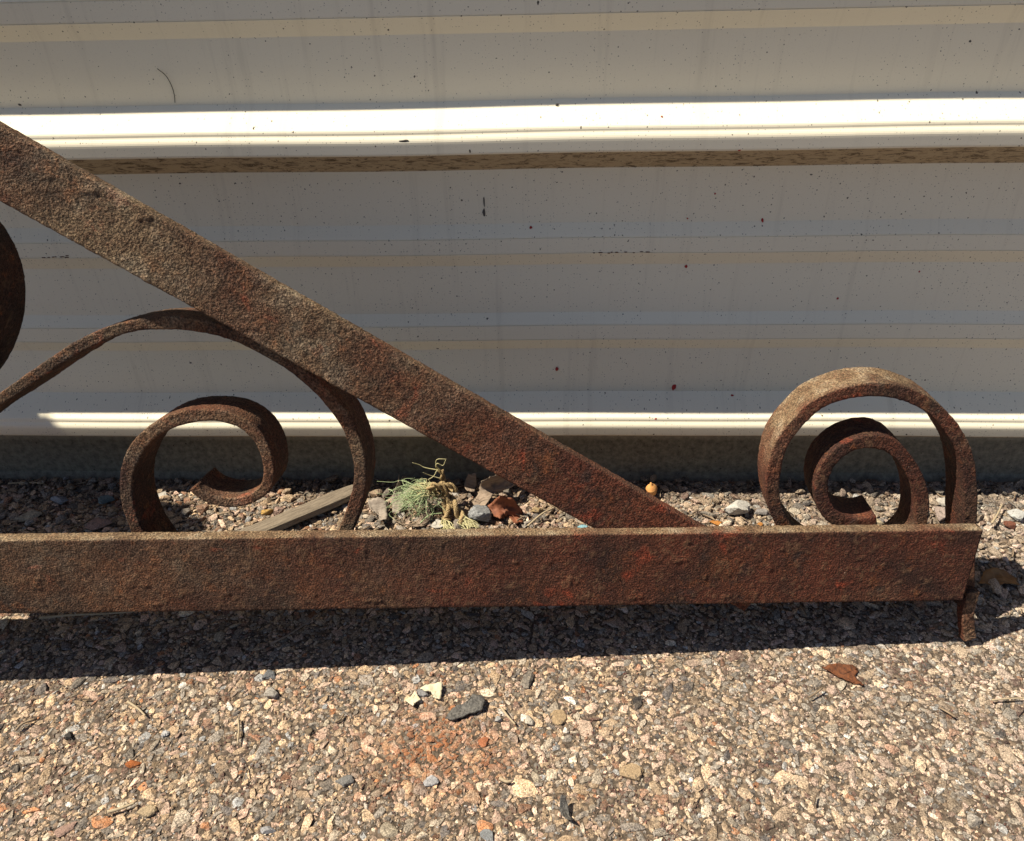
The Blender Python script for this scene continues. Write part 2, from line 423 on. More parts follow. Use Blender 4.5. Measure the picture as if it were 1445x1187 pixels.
LEAN = radians(12.5)
PR = np.array([0.3668, -0.2426, 0.0546]); PL = np.array([-0.4590, -0.2962, 0.0851])   # bar's lower front edge
e1 = (PR-PL)/np.linalg.norm(PR-PL)
e2 = np.array([0, sin(LEAN), cos(LEAN)]); e2 -= e1*(e2 @ e1); e2 /= np.linalg.norm(e2)
eb = np.cross(e2, e1); eb /= np.linalg.norm(eb)
if eb[1] < 0: eb = -eb                             # depth axis, away from the camera
ORG = PR.copy()
frame = bpy.data.objects.new('wrought_iron_frame', None); col.objects.link(frame)
frame.matrix_world = Matrix(((e1[0], eb[0], e2[0], ORG[0]), (e1[1], eb[1], e2[1], ORG[1]), (e1[2], eb[2], e2[2], ORG[2]), (0, 0, 0, 1)))
tag(frame, 'rusty wrought iron frame with scrolls and slanting brace leaning near the siding', 'iron frame')
def loc(px, py, depth=0.0):
    """pixel of the photograph -> (x, z) in the frame's own plane at the given depth behind its face"""
    p = on_plane(px, py, ORG+eb*depth, eb) - ORG
    return np.array([p @ e1, p @ e2])
def spline(pts, step):
    """dense, evenly spaced Catmull-Rom curve through 2D points"""
    pts = np.array(pts, float)
    ext = np.vstack([2*pts[0]-pts[1], pts, 2*pts[-1]-pts[-2]])
    out = []
    for i in range(1, len(ext)-2):
        p0, p1, p2, p3 = ext[i-1:i+3]
        t = np.linspace(0, 1, 40, endpoint=False)[:, None]
        out.append(.5*((2*p1)+(-p0+p2)*t+(2*p0-5*p1+4*p2-p3)*t*t+(-p0+3*p1-3*p2+p3)*t**3))
    c = np.vstack(out+[pts[-1:]])
    for _ in range(3):                                  # light smoothing of the hand trace
        c[8:-8] = (c[8:-8]*.5+(c[:-16]+c[16:])*.25)
    s = np.concatenate([[0], np.cumsum(np.linalg.norm(np.diff(c, axis=0), axis=1))])
    u = np.linspace(0, s[-1], max(8, int(s[-1]/step)))
    return np.stack([np.interp(u, s, c[:, 0]), np.interp(u, s, c[:, 1])], 1)
B_AX = np.array([0, 1.0, 0])
def strap(name, pts2, thick, width, b0, seed, disp=.0006, taper_end=0, pale_fn=None, step=.0015, axis=(0, 1, 0)):
    bx = np.array(axis, float)
    c = spline(pts2, step); n = len(c)
    t = np.gradient(c, axis=0); t /= np.linalg.norm(t, axis=1)[:, None]
    P = np.stack([c[:, 0], np.zeros(n), c[:, 1]], 1)
    N = np.stack([t[:, 1], np.zeros(n), -t[:, 0]], 1)
    tp = None
    if taper_end:
        u = np.arange(n)*step
        tp = (.72+.28*np.clip((u[-1]-u)/taper_end, 0, 1))*(.70+.30*np.clip((u-.25)/.4, 0, 1))
    wv = vnoise(np.stack([np.arange(n)*step, np.zeros(n), np.zeros(n)], 1), 38, seed+2)   # hammered: uneven thickness
    tp = (np.ones(n) if tp is None else tp)*(.93+.14*wv)
    P = P-(bx-B_AX)*b0                               # keep the front edge where it was traced
    me = sweep(P, N, bx, thick, width, step, b0, disp, seed, tp, pale_fn)
    me.name = name
    return link(name, me, M_RUST, frame)
def flat_bar(name, a, b, wid, thick, b0, seed, disp, pale_fn=None, step=.00138, cut=0):
    a, b = np.array(a), np.array(b); L = np.linalg.norm(b-a); n = int(L/step)
    t = (b-a)/L; u = np.linspace(0, 1, n)[:, None]; c = a+(b-a)*u
    P = np.stack([c[:, 0], np.zeros(n), c[:, 1]], 1)
    N = np.tile(np.array([[-t[1], 0, t[0]]]), (n, 1))
    me = sweep(P, N, B_AX, wid, thick, step, b0, disp, seed, None, pale_fn)
    me.name = name
    if cut:      # slightly off-square saw cut at the far end
        v = np.empty(len(me.vertices)*3, np.float32); me.vertices.foreach_get('co', v); v = v.reshape(-1, 3)
        k = np.clip((v[:, 0]-(b[0]-.03))/.03, 0, 1)
        v[:, 0] += k*cut*((v[:, 2]-b[1])/wid)
        me.vertices.foreach_set('co', v.ravel())
    return link(name, me, M_RUST, frame)

BAR_T = .0125
# bottom rail
tl, tr = loc(0, 763), loc(1379, 748); bl, br = loc(0, 867), loc(1366, 848)
wid = (tl[1]-bl[1]+tr[1]-br[1])/2
mz = lambda x: ((tl[1]+bl[1])/2) + ((tr[1]+br[1])/2-(tl[1]+bl[1])/2)*(x-tl[0])/(tr[0]-tl[0])
xr = (tr[0]+br[0])/2; xl = -1.25
def pale_rail(V, N):
    top = np.clip(N[:, 2]-.3, 0, 1)  # sunlit top edge painted in as a pale line
    n = fbm(V, 22, 3, 5)
    left = np.clip((-V[:, 0]-.25)/.7, 0, 1)*.34
    return np.clip(top*1.6*np.clip(n*2.2-.35, 0, 1)+left*np.clip(n*2.4-.55, 0, 1)+np.clip(n-.66, 0, 1)*.6, 0, 1)
flat_bar('bottom_rail', (xl, mz(xl)), (xr, mz(xr)), wid, BAR_T, 0, 3, .00048, pale_rail, cut=.002)
flat_bar('rail_flange', (xl+.002, mz(xl)-wid/2+.0045), (xr-.008, mz(xr)-wid/2+.0045), .008, .062, BAR_T-.0005, 5, .0005, None, step=.003)
# diagonal brace, behind the rail
DB = .0100
q = [loc(0, 176, DB), loc(985, 744, DB), loc(0, 287, DB), loc(838, 745, DB)]
m0, m1 = (q[0]+q[2])/2, None
d1 = (q[1]-q[0])/np.linalg.norm(q[1]-q[0]); d2 = (q[3]-q[2])/np.linalg.norm(q[3]-q[2])
dd = (d1+d2); dd /= np.linalg.norm(dd); nn_ = np.array([-dd[1], dd[0]])
wid2 = abs((q[0]-q[2]) @ nn_)*.5+abs((q[1]-q[3]) @ nn_)*.5
mid_a = m0; off = ((q[1]+q[3])/2-m0) @ nn_
mid_a = m0+nn_*off*.5
def pale_brace(V, N):
    n = fbm(V, 20, 3, 8); n2 = fbm(V, 9, 2, 3)
    left = np.clip((-V[:, 0]-.36)/.36, 0, 1)*1.25
    top = np.clip(N[:, 2]-.4, 0, 1)  # sun on the brace's top edge, painted as paleness
    return np.clip(left*(.66+.9*(n2-.4))*np.clip(n*2.4-.35, 0, 1.1)+top*.5*np.clip(n*2-.4, 0, 1)+.25*np.clip(n-.58, 0, 1), 0, 1)
end = mid_a+dd*((-mid_a[1]+.006)/dd[1])
flat_bar('diagonal_brace', mid_a-dd*1.02, end, wid2, .0125, DB, 7, .00052, pale_brace)

# scrolls: front edges traced in the plane just behind the rail
SB = .0260; SW = .041
z5 = lambda L: [loc(1060+x/4.014, 500+y/4.014, SB) for x, y in L]
outer = [(1232, 1330), (1236, 1200), (1240, 970), (1246, 850), (1240, 700), (1214, 560), (1163, 460), (1098, 370), (1003, 285), (855, 220), (690, 199), (515, 226), (366, 290), (262, 392),
         (176, 500), (139, 610), (122, 720), (128, 820), (150, 905), (205, 1000), (300, 1105), (460, 1190), (660, 1200), (850, 1120), (950, 1010), (972, 900),
         (968, 800), (930, 685), (860, 580), (780, 515), (690, 495), (600, 508), (510, 552), (442, 620), (405, 700), (398, 780), (420, 870), (472, 930), (560, 965), (640, 968), (712, 952)]
def pale_ring(V, N):
    c = z5([(690, 640)])[0]
    n = fbm(V, 45, 3, 12); n2 = fbm(V, 20, 2, 6)
    rr = np.sqrt((V[:, 0]-c[0])**2+(V[:, 2]-c[1])**2)
    outw = np.clip(N[:, 2]*1.2+.15, 0, 1)*np.clip((rr-.056)/.008, 0, 1)  # upward ring faces: pale weathering plus a painted sun highlight
    return np.clip(outw*np.clip(n2*3.2-.75, 0, 1.3)*np.clip(n*2.4-.3, 0, 1.1)+.45*np.clip(n-.45, 0, 1)*(rr > .05), 0, 1)
strap('end_scroll', z5(outer), .0118, SW, SB, 21, .0006, 0, pale_ring, axis=(.15, 1, .02))
zA = lambda L: [loc(x/2.89, 380+y/2.89, SB) for x, y in L]
zB = lambda L: [loc(480+x/2.89, 380+y/2.89, SB) for x, y in L]
zC = lambda L: [loc(160+x/5.558, 560+y/5.558, SB) for x, y in L]
zP = lambda L: [loc(x, y, SB) for x, y in L]
s_pts = zP([(-330, 560), (-330, 660), (-280, 722), (-210, 720), (-120, 655)]) + zA([(-130, 615), (0, 532), (100, 462), (200, 394), (300, 328), (400, 276), (500, 241), (600, 223), (700, 219), (800, 229), (900, 251), (1000, 287), (1100, 337), (1200, 403), (1300, 487), (1385, 585)]) \
    + zB([(40, 655), (72, 750), (84, 840), (66, 945), (20, 1070)]) + zP([(462, 795), (405, 832), (340, 842), (270, 822), (222, 790)]) \
    + zC([(208, 1095), (155, 980), (112, 850), (96, 720), (105, 600), (140, 490), (190, 395), (265, 310), (385, 225), (520, 172), (660, 148), (800, 148), (930, 175), (1050, 235), (1145, 335), (1198, 450), (1218, 560), (1215, 650), (1180, 730), (1100, 790), (980, 830), (850, 828), (740, 797), (665, 752), (622, 712)])
def pale_s(V, N):
    n = fbm(V, 50, 3, 22); n2 = fbm(V, 16, 2, 4)
    f = np.clip(-N[:, 1], 0, 1)*.55+np.clip(N[:, 2], 0, 1)*.3
    return np.clip(f*np.clip(n*2.4-.6, 0, 1)*(.4+n2), 0, 1)
strap('long_scroll', s_pts, .0112, SW, SB, 33, .0005, .20, pale_s, axis=(.05, 1, -.06))
# the scroll that just shows at the left edge of the frame
ring = [(-182+168*cos(a)*(1-.03*i/20), 432-172*sin(a)*(1-.03*i/20)) for i, a in enumerate(np.linspace(-2.2, 4.6, 30))]
strap('side_scroll', zP(ring), .0122, SW, SB, 44, .00055, 0, pale_s, step=.0018)
ft = loc(1363, 846, .004); fb = loc(1361, 903, .004)
strap('foot', [loc(x, y, .004) for x, y in ((1374, 836), (1371, 850), (1367, 866), (1368, 886), (1370, 903))], .0112, .010, .004, 61, .0008, 0, pale_s, step=.0009)
# scroll under the brace's upper end, past the left edge; it dapples the ground behind the rail
def off_ring(cx, h, rad, turns, seed):
    c = np.array([(cx-ORG[0])/e1[0], (h-ORG[2])/e2[2]]); pts = []
    for a in np.linspace(0, turns*2*pi, int(turns*14)):
        k = rad*(1-.45*a/(turns*2*pi)); pts.append(c+k*np.array([cos(a+1.2), sin(a+1.2)]))
    strap('upper_scroll', pts, .0122, SW, SB, seed, .00055, 0, pale_s, step=.003)
off_ring(-1.13, .80, .115, 1.7, 71)
off_ring(-1.31, .98, .090, 1.6, 72)
off_ring(-.99, .70, .080, 1.6, 73)
# weld bead where rail and end strap meet
bm = bmesh.new(); bmesh.ops.create_icosphere(bm, subdivisions=3, radius=1)
for v in bm.verts:
    p = np.array([v.co]); v.co *= .8+.45*float(fbm(p, 2.2, 2, 3)[0])
me = bpy.data.meshes.new('weld_bead'); bm.to_mesh(me); bm.free()
me.polygons.foreach_set('use_smooth', [True]*len(me.polygons))
wb = link('weld_bead', me, M_RUST, frame); wp = loc(1361, 848, .006)
wb.location = (wp[0], .010, wp[1]); wb.scale = (.0065, .006, .0062)

# ------------------------------------------------------------------ gravel
def ico(sub):
    bm = bmesh.new(); bmesh.ops.create_icosphere(bm, subdivisions=sub, radius=1)
    V = np.array([v.co[:] for v in bm.verts]); F = np.array([[v.index for v in f.verts] for f in bm.faces]); bm.free()
    return V, F
def rock_shape(V0, r, ncut=7, flat=True):
    V = V0*(1+.30*(vnoise(V0+3.3, 1.5, int(r.integers(1e6)))-.5)[:, None]*2)*(1+r.uniform(-.10, .10, (len(V0), 1)))
    for _ in range(ncut):
        d = r.normal(size=3); d /= np.linalg.norm(d); c = r.uniform(.42, .82)
        t = V @ d - c; V = V-np.clip(t, 0, None)[:, None]*d*.96
    if flat:
        t = V[:, 2]-r.uniform(.45, .75); V[:, 2] -= np.clip(t, 0, None)*.9
    return V
PALETTE = [((.47, .335, .215), 24), ((.40, .285, .19), 18), ((.50, .36, .275), 13), ((.47, .32, .245), 12), ((.33, .275, .215), 13),
           ((.25, .22, .19), 12), ((.19, .165, .145), 8), ((.52, .44, .33), 4), ((.28, .15, .095), 4), ((.15, .085, .065), 4),
           ((.11, .098, .095), 4), ((.58, .54, .49), 1.2), ((.33, .33, .33), 3), ((.34, .155, .075), 2)]
PC = np.array([c for c, _ in PALETTE]); PW = np.array([w for _, w in PALETTE], float); PW /= PW.sum()
def build_gravel():
    r = np.random.default_rng(5)
    X0, X1, Y0, Y1 = -.78, .68, -.52, -.006
    RES = .001
    occ = np.zeros((int((Y1-Y0)/RES)+40, int((X1-X0)/RES)+40), bool)
    n = 46000
    d = np.clip(np.exp(r.normal(math.log(.0040), .50, n)), .0019, .0135)
    d[::260] = r.uniform(.011, .019, len(d[::260]))
    d = np.sort(d)[::-1]
    placed = []
    yy, xx = np.mgrid[-12:13, -12:13]
    masks = {k: (yy**2+xx**2) <= k*k for k in range(1, 12)}
    for s in d:
        k = max(1, int(s*.40/RES))
        mk = masks[min(k, 11)][12-k:13+k, 12-k:13+k]
        for _ in range(7):
            x = r.uniform(X0, X1); y = r.uniform(Y0, Y1)
            i, j = int((y-Y0)/RES)+15, int((x-X0)/RES)+15
            if not (occ[i-k:i+k+1, j-k:j+k+1] & mk).any():
                occ[i-k:i+k+1, j-k:j+k+1] |= mk
                placed.append((x, y, s)); break
    placed = np.array(placed)
    def keep(q):                                     # the dense patch thins out raggedly towards its edges
        e = np.minimum(np.minimum(q[:, 0]-X0, X1-q[:, 0]), q[:, 1]-Y0)
        w = vnoise(np.stack([q[:, 0], q[:, 1], 0*q[:, 0]], 1), 30, 21)
        return q[e/.07+.55*(w-.5) > r.uniform(.0, 1.0, len(q))**1.5]
    placed = keep(placed)
    V1, F1 = ico(2); V2, F2 = ico(1)
    big = [rock_shape(V1, r) for _ in range(40)]; small = [rock_shape(V2, r, 3) for _ in range(40)]
    stain = on_ground(620, 1060)
    AV, AF, AC, base = [], [], [], 0
    back = lambda y: np.clip((y+.235)/.06, 0, 1)         # loose gravel strip behind the frame
    def emit(T, F, sel, squash, sink, loose, dark=None):
        nonlocal base
        k = len(sel); ti = r.integers(0, len(T), k)
        S = np.stack(T)[ti]
        s = sel[:, 2]/2
        sc = np.stack([s*r.uniform(.9, 1.6, k), s*r.uniform(.70, 1.1, k), s*r.uniform(*squash, k)], 1)
        P = S*sc[:, None, :]
        a = r.uniform(0, 2*pi, k); ca, sa = np.cos(a)[:, None], np.sin(a)[:, None]
        tilt = r.normal(0, .24, k)*(1+1.2*loose); ct, st = np.cos(tilt)[:, None], np.sin(tilt)[:, None]
        y_, z_ = P[:, :, 1]*ct-P[:, :, 2]*st, P[:, :, 1]*st+P[:, :, 2]*ct
        x2, y2 = P[:, :, 0]*ca-y_*sa, P[:, :, 0]*sa+y_*ca
        z0 = sc[:, 2]*(r.uniform(*sink, k)+.55*loose)
        G = np.stack([x2+sel[:, 0][:, None], y2+sel[:, 1][:, None], z_+z0[:, None]], -1)
        c = PC[r.choice(len(PC), k, p=PW)]*np.clip(r.normal(1.0, .30, (k, 1)), .35, 1.6)*.90
        
        xw = np.clip((sel[:, 0]-.0)/.45, -1, 1)[:, None]       # greyer stones towards the right
        c = c*(1-.35*np.clip(xw, 0, 1)) + c.mean(1, keepdims=True)*np.array([1.03, 1.0, .95])*.35*np.clip(xw, 0, 1)
        wob = vnoise(np.stack([sel[:, 0], sel[:, 1], 0*s], 1), 32, 4)*.010
        dist = np.sqrt(((sel[:, 0]-stain[0])/1.5)**2+(sel[:, 1]-stain[1])**2)
        f = (np.clip(1-dist/.05+(wob*60-.3), 0, 1)*r.uniform(.3, .95, k))[:, None]
        c = c*(1-f)+np.array([.40, .165, .075])*f*r.uniform(.7, 1.1, (k, 1))
        lf = loose[:, None]; c = c*(1-.12*lf)
        if dark is not None: c = np.where(dark[:, None], np.array([.11, .055, .045])*r.uniform(.6, 1.6, (k, 1)), c)
        soil_shade = np.clip(1-(-sel[:, 1]-.012)/.045+(vnoise(np.stack([sel[:, 0], sel[:, 1], 0*s], 1), 26, 9)-.5)*1.2, 0, 1)[:, None]   # wall-foot shade painted into the stones, with dark soil
        c = c*(1-.55*soil_shade)+np.array([.06, .05, .042])*.55*soil_shade
        C = np.repeat(c[:, None, :], S.shape[1], 1)*r.uniform(.86, 1.14, (k, S.shape[1], 1))
        FF = F[None]+(base+np.arange(k)*S.shape[1])[:, None, None]
        AV.append(G.reshape(-1, 3)); AC.append(C.reshape(-1, 3)); AF.append(FF.reshape(-1, 3)); base += k*S.shape[1]
    lo = back(placed[:, 1])
    bigm = placed[:, 2] > .0060
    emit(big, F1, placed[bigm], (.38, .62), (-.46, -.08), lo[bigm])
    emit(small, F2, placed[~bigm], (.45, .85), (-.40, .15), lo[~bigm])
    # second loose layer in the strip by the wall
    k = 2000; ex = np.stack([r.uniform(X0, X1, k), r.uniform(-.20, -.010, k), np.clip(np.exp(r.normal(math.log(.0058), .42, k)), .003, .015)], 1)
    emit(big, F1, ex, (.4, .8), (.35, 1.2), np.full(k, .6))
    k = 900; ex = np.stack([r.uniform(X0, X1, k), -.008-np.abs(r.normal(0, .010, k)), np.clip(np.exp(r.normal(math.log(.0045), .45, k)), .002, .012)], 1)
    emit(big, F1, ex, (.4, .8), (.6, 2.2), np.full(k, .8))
    # grit
    O = np.array([[1, 0, 0], [-1, 0, 0], [0, 1, 0], [0, -1, 0], [0, 0, 1], [0, 0, -1.]])
    OF = np.array([[0, 2, 4], [2, 1, 4], [1, 3, 4], [3, 0, 4], [2, 0, 5], [1, 2, 5], [3, 1, 5], [0, 3, 5]])
    octs = [O*r.uniform(.6, 1.3, (6, 1)) for _ in range(30)]
    k = 62000
    gr = np.stack([r.uniform(X0, X1, k), r.uniform(Y0, Y1, k), r.uniform(.0009, .0026, k)], 1)
    gr = keep(gr); k = len(gr)
    dk = (vnoise(np.stack([gr[:, 0], gr[:, 1], 0*gr[:, 0]], 1), 38, 15)+r.normal(0, .10, k)) > .70
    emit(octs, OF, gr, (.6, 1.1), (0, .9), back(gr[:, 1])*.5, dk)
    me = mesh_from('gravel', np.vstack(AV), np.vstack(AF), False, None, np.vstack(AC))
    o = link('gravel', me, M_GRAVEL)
    tag(o, 'tan and grey crushed stone aggregate covering the worn asphalt', 'gravel', kind='stuff')
build_gravel()

# ------------------------------------------------------------------ single stones and litter
def stone(name, px, py, size, colr, label, cat, seed, mat=None, sub=3, cuts=9, lift=.42, rot=0, group=None, smooth=False, flat=True, wall_=False):
    """one loose stone standing on the ground where the photograph shows it; size = (x, y, z) in metres"""
    r = np.random.default_rng(seed)
    V, F = ico(sub); V = rock_shape(V, r, cuts, flat)
    V = V*(1+.06*(fbm(V, 3.2, 2, seed)-.5)[:, None]*2)
    V = V*np.array(size)/2
    V[:, 2] -= V[:, 2].min()
    C = np.tile(np.array(colr)*.62, (len(V), 1))*(0.8+.4*fbm(V/np.array(size).max(), 3.5, 2, seed))[:, None]
    o = link(name, mesh_from(name, V, F, smooth, None, C), mat or M_STONE)
    p = on_ground(px, py, size[2]*lift)
    o.location = (p[0], p[1], size[2]*(lift-.5)+.0006 - (size[2]*.28 if p[1] < -.24 else 0)); o.rotation_euler.z = rot
    return tag(o, label, cat, group)

TAN = (.42, .31, .21)
stone('granite_stone', 676, 724, (.027, .024, .021), (.34, .345, .35), 'rounded speckled grey granite stone right of the frayed rope', 'stone', 1, M_GRANITE, 4, 5, .5, .4, smooth=True, flat=False)
stone('concrete_chunk', 1041, 715, (.030, .026, .022), (.66, .63, .58), 'white pitted concrete chunk left of the end scroll', 'stone', 2, M_WSTONE, 4, 8, .55, .3)
stone('angular_stone', 1326, 722, (.021, .022, .020), (.46, .36, .31), 'pinkish angular stone between the end scroll and its coil', 'stone', 3, None, 3, 10, .55, 1.0)
stone('white_stone', 1208, 701, (.014, .013, .013), (.62, .60, .57), 'white rounded stone seen through the coil of the end scroll', 'stone', 4, M_WSTONE, 3, 7, .5)
stone('white_stone', 1330, 709, (.013, .012, .010), (.60, .55, .48), 'white pebble behind the pinkish angular stone', 'stone', 5, M_WSTONE, 3, 7, .5)
stone('cream_pebble', 1240, 737, (.011, .010, .012), (.55, .45, .30), 'cream pebble at the tip of the end scroll coil', 'stone', 6, None, 3, 7, .5)
stone('grey_pebble', 1073, 722, (.015, .012, .011), (.34, .31, .29), 'mottled grey stone right of the white concrete chunk', 'stone', 7, M_GRANITE, 3, 8, .5)
stone('orange_chip', 1011, 738, (.018, .010, .006), (.62, .26, .06), 'bright orange chip beside the foot of the slanting brace', 'stone chip', 8, None, 3, 9, .5, -.3)
stone('blue_chip', 822, 744, (.013, .008, .004), (.28, .52, .60), 'light blue chip at the lower edge of the slanting brace', 'chip', 9, None, 2, 8, .6)
stone('dark_stone', 97, 1038, (.008, .010, .006), (.055, .05, .048), 'small black stone on the sunlit asphalt at left', 'stone', 10, None, 3, 9, .5, .6)
stone('red_chip', 185, 1076, (.014, .008, .005), (.42, .13, .035), 'orange red chip on sunlit asphalt below the black stone', 'stone chip', 11, None, 3, 9, .5, .3)
stone('white_pebble', 232, 1034, (.007, .006, .005), (.66, .66, .66), 'tiny white pebble right of the small black stone', 'stone', 12, M_WSTONE, 3, 7, .5)
stone('slate_stone', 378, 949, (.015, .011, .007), (.20, .205, .215), 'slate grey stone at the edge of the rail shadow', 'stone', 13, None, 3, 9, .5)
stone('round_pebble', 384, 977, (.014, .012, .010), (.46, .42, .37), 'rounded grey pebble just below the slate grey stone', 'stone', 14, None, 3, 6, .5, smooth=True)
stone('brown_pebble', 435, 1031, (.008, .007, .006), (.25, .19, .13), 'brown pebble right of the rounded grey pebble on asphalt', 'stone', 15, None, 3, 7, .5)
stone('grey_chip', 485, 1101, (.014, .016, .007), (.26, .25, .24), 'flat grey angular stone left of the rust stain', 'stone', 16, None, 3, 10, .5, .8)
stone('white_cube', 748, 1015, (.010, .011, .010), (.66, .60, .50), 'squarish white stone on asphalt right of the dark flake', 'stone', 17, M_WSTONE, 3, 8, .5, .3)
stone('pale_pebble', 704, 1014, (.008, .007, .005), (.48, .47, .46), 'small pale grey pebble left of the squarish white stone', 'stone', 18, None, 3, 7, .5)
stone('brick_chip', 682, 1045, (.010, .012, .004), (.46, .17, .08), 'triangular brick red chip above the rust stained stones', 'stone chip', 19, None, 3, 9, .5, .5)
stone('tan_stone', 886, 1089, (.020, .016, .008), (.50, .36, .22), 'large tan stone set in the sunlit asphalt at centre right', 'stone', 20, None, 3, 8, .4, .2)
stone('tan_stone', 788, 1010, (.017, .015, .006), (.48, .34, .20), 'tan stone right of the squarish white stone', 'stone', 21, None, 3, 8, .4, 1.2)
stone('grey_chip', 688, 1178, (.014, .010, .006), (.30, .31, .32), 'grey angular chip at the bottom edge of the picture', 'stone', 22, None, 3, 9, .5)
stone('pale_flint', 376, 1170, (.013, .009, .006), (.42, .41, .42), 'pale lilac grey flint at lower left of the asphalt', 'stone', 23, None, 3, 9, .5)
stone('pink_shard', 87, 1172, (.020, .009, .005), (.46, .30, .24), 'pink slanting stone shard at the lower left corner', 'stone', 24, None, 3, 10, .5, .8)
stone('tan_stone', 205, 1143, (.018, .014, .007), (.55, .42, .27), 'cream tan stone at the end of the pale straw', 'stone', 25, None, 3, 8, .4, .4)
stone('white_flint', 610, 1100, (.014, .009, .006), (.50, .49, .50), 'pale grey flint at the lower edge of the rust stain', 'stone', 26, None, 3, 9, .5, .5)
stone('flat_stone', 42, 727, (.034, .026, .010), (.52, .44, .33), 'flat pale stone in the shade at the left behind the rail', 'stone', 27, None, 3, 8, .5, .5)
stone('blue_grey_stone', 84, 706, (.020, .016, .013), (.32, .34, .38), 'blue grey stone in the shade left of the long scroll', 'stone', 28, None, 3, 9, .5, .5)
stone('pink_stone', 140, 738, (.030, .018, .013), (.42, .28, .24), 'pinkish stone in the shade close to the long scroll', 'stone', 29, None, 3, 9, .5, .2)
stone('green_grey_stone', 150, 703, (.020, .015, .011), (.20, .26, .27), 'greenish grey stone in the shade near the wall foot', 'stone', 30, None, 3, 8, .5, .1)
stone('orange_stone', 377, 722, (.015, .010, .009), (.62, .38, .12), 'yellow orange chip below the coil of the long scroll', 'stone chip', 31, None, 3, 9, .5, .7)
stone('pink_pebble', 393, 722, (.014, .013, .012), (.50, .34, .28), 'pinkish pebble beside the yellow orange chip', 'stone', 32, None, 3, 7, .5)
stone('white_stone', 230, 698, (.014, .012, .008), (.66, .62, .55), 'white stone inside the left side of the long scroll', 'stone', 33, M_WSTONE, 3, 7, .5)
stone('dark_red_pebble', 1425, 742, (.012, .012, .009), (.24, .09, .055), 'dark red pebble on the gravel right of the frame', 'stone', 34, None, 3, 6, .5)
stone('white_stone', 1436, 728, (.018, .014, .012), (.60, .60, .58), 'white stone at the right edge behind the frame', 'stone', 35, M_WSTONE, 3, 7, .5)
stone('orange_pebble', 1072, 700+40, (.007, .007, .005), (.55, .24, .06), 'small orange pebble at the left foot of the end scroll', 'stone', 36, None, 2, 7, .5)
stone('tan_stone', 757, 718, (.014, .012, .012), (.42, .30, .16), 'golden brown stone right of the curled rust brown leaf', 'stone', 37, None, 3, 8, .5)

def sheet_piece(name, px, py, outline, mat, label, cat, thick=.0012, lift=.002, curl=.0, crumple=.0, tilt=(0, 0, 0), seed=0, n=14):
    """thin flake or leaf: outline in metres, gridded, curled and given real thickness"""
    r = np.random.default_rng(seed)
    poly = np.array(outline, float); mn, mx = poly.min(0), poly.max(0)
    ctr = (mn+mx)/2
    ang = np.arctan2(poly[:, 1]-ctr[1], poly[:, 0]-ctr[0])
    o_ = np.argsort(ang)
    # polar grid from centre to outline
    pts = np.vstack([poly, poly[:1]])
    s = np.linspace(0, len(poly), 48, endpoint=False); i0 = s.astype(int); t = (s-i0)[:, None]
    rim = pts[i0]*(1-t)+pts[i0+1]*t
    rim = rim+r.normal(0, .030, rim.shape)*(mx-mn)*.5
    V = [ctr]; rings = 6
    for k in range(1, rings+1):
        V += list(ctr+(rim-ctr)*(k/rings))
    V = np.array(V); z = np.zeros(len(V))
    span = (mx-mn).max()
    u = (V-ctr)/span
    z = z+curl*span*(u[:, 1]**2*3.2-u[:, 0]*.15)
    z += crumple*span*(fbm(np.c_[u, np.zeros(len(u))]+7, 4.5, 3, seed)-.5)
    top = np.c_[V-ctr, z]; bot = np.c_[V-ctr, z-thick]
    A = np.vstack([top, bot]); nn = len(top); F = []
    for k in range(48):
        F.append((0, 1+k, 1+(k+1) % 48))
        F.append((nn, nn+1+(k+1) % 48, nn+1+k))
        for q in range(rings-1):
            a, b = 1+q*48+k, 1+q*48+(k+1) % 48
            F.append((a, a+48, b+48, b)); F.append((nn+b, nn+b+48, nn+a+48, nn+a))
        a, b = 1+(rings-1)*48+k, 1+(rings-1)*48+(k+1) % 48
        F.append((a, nn+a, nn+b, b))
    o = link(name, mesh_from(name, A, F, True), mat)
    p = on_ground(px, py, lift); o.location = (p[0], p[1], lift+max(0, -z.min())*0+.001)
    o.rotation_euler = tilt
    return tag(o, label, cat)
M_FLAKE = mat_plain('rust_flake', (.04, .018, .012), (.20, .07, .026), 260, .85, None, .9, .0012)
M_PAINT = mat_plain('paint_flake', (.46, .39, .25), (.60, .55, .42), 120, .6)
M_SLATE = mat_plain('dark_flake', (.030, .028, .027), (.17, .16, .145), 420, .75, None, .9, .0016)
M_LEAF = mat_plain('dry_leaf', (.17, .12, .085), (.32, .25, .19), 90, .75, (1, 6, 1))
M_LEAFP = mat_plain('grey_leaf', (.17, .135, .11), (.34, .29, .24), 110, .75, (1, 6, 1))
M_LEAFR = mat_plain('red_leaf', (.10, .035, .02), (.27, .10, .05), 110, .7)
M_LEAFB = mat_plain('brown_leaf', (.15, .075, .03), (.28, .15, .06), 110, .7)
M_WOOD = mat_plain('weathered_wood', (.12, .095, .070), (.27, .22, .165), 70, .9, (1, 9, 9), .9, .0022)
M_STRAW = mat_plain('straw', (.27, .205, .125), (.44, .36, .25), 200, .7, (1, 8, 8))
M_ROPE = mat_plain('rope_fibre', (.22, .15, .07), (.46, .34, .18), 600, .8, (6, 6, 1), .6, .0006)
M_FRAYY = mat_plain('yellow_fibre', (.40, .36, .17), (.58, .54, .33), 300, .6)
M_FRAYG = mat_plain('green_fibre', (.25, .34, .17), (.44, .51, .30), 300, .6)
M_POD = mat_plain('orange_pod', (.50, .22, .07), (.66, .34, .12), 200, .55)
M_RED = mat_plain('red_paint', (.26, .012, .012), (.38, .03, .025), 300, .5)
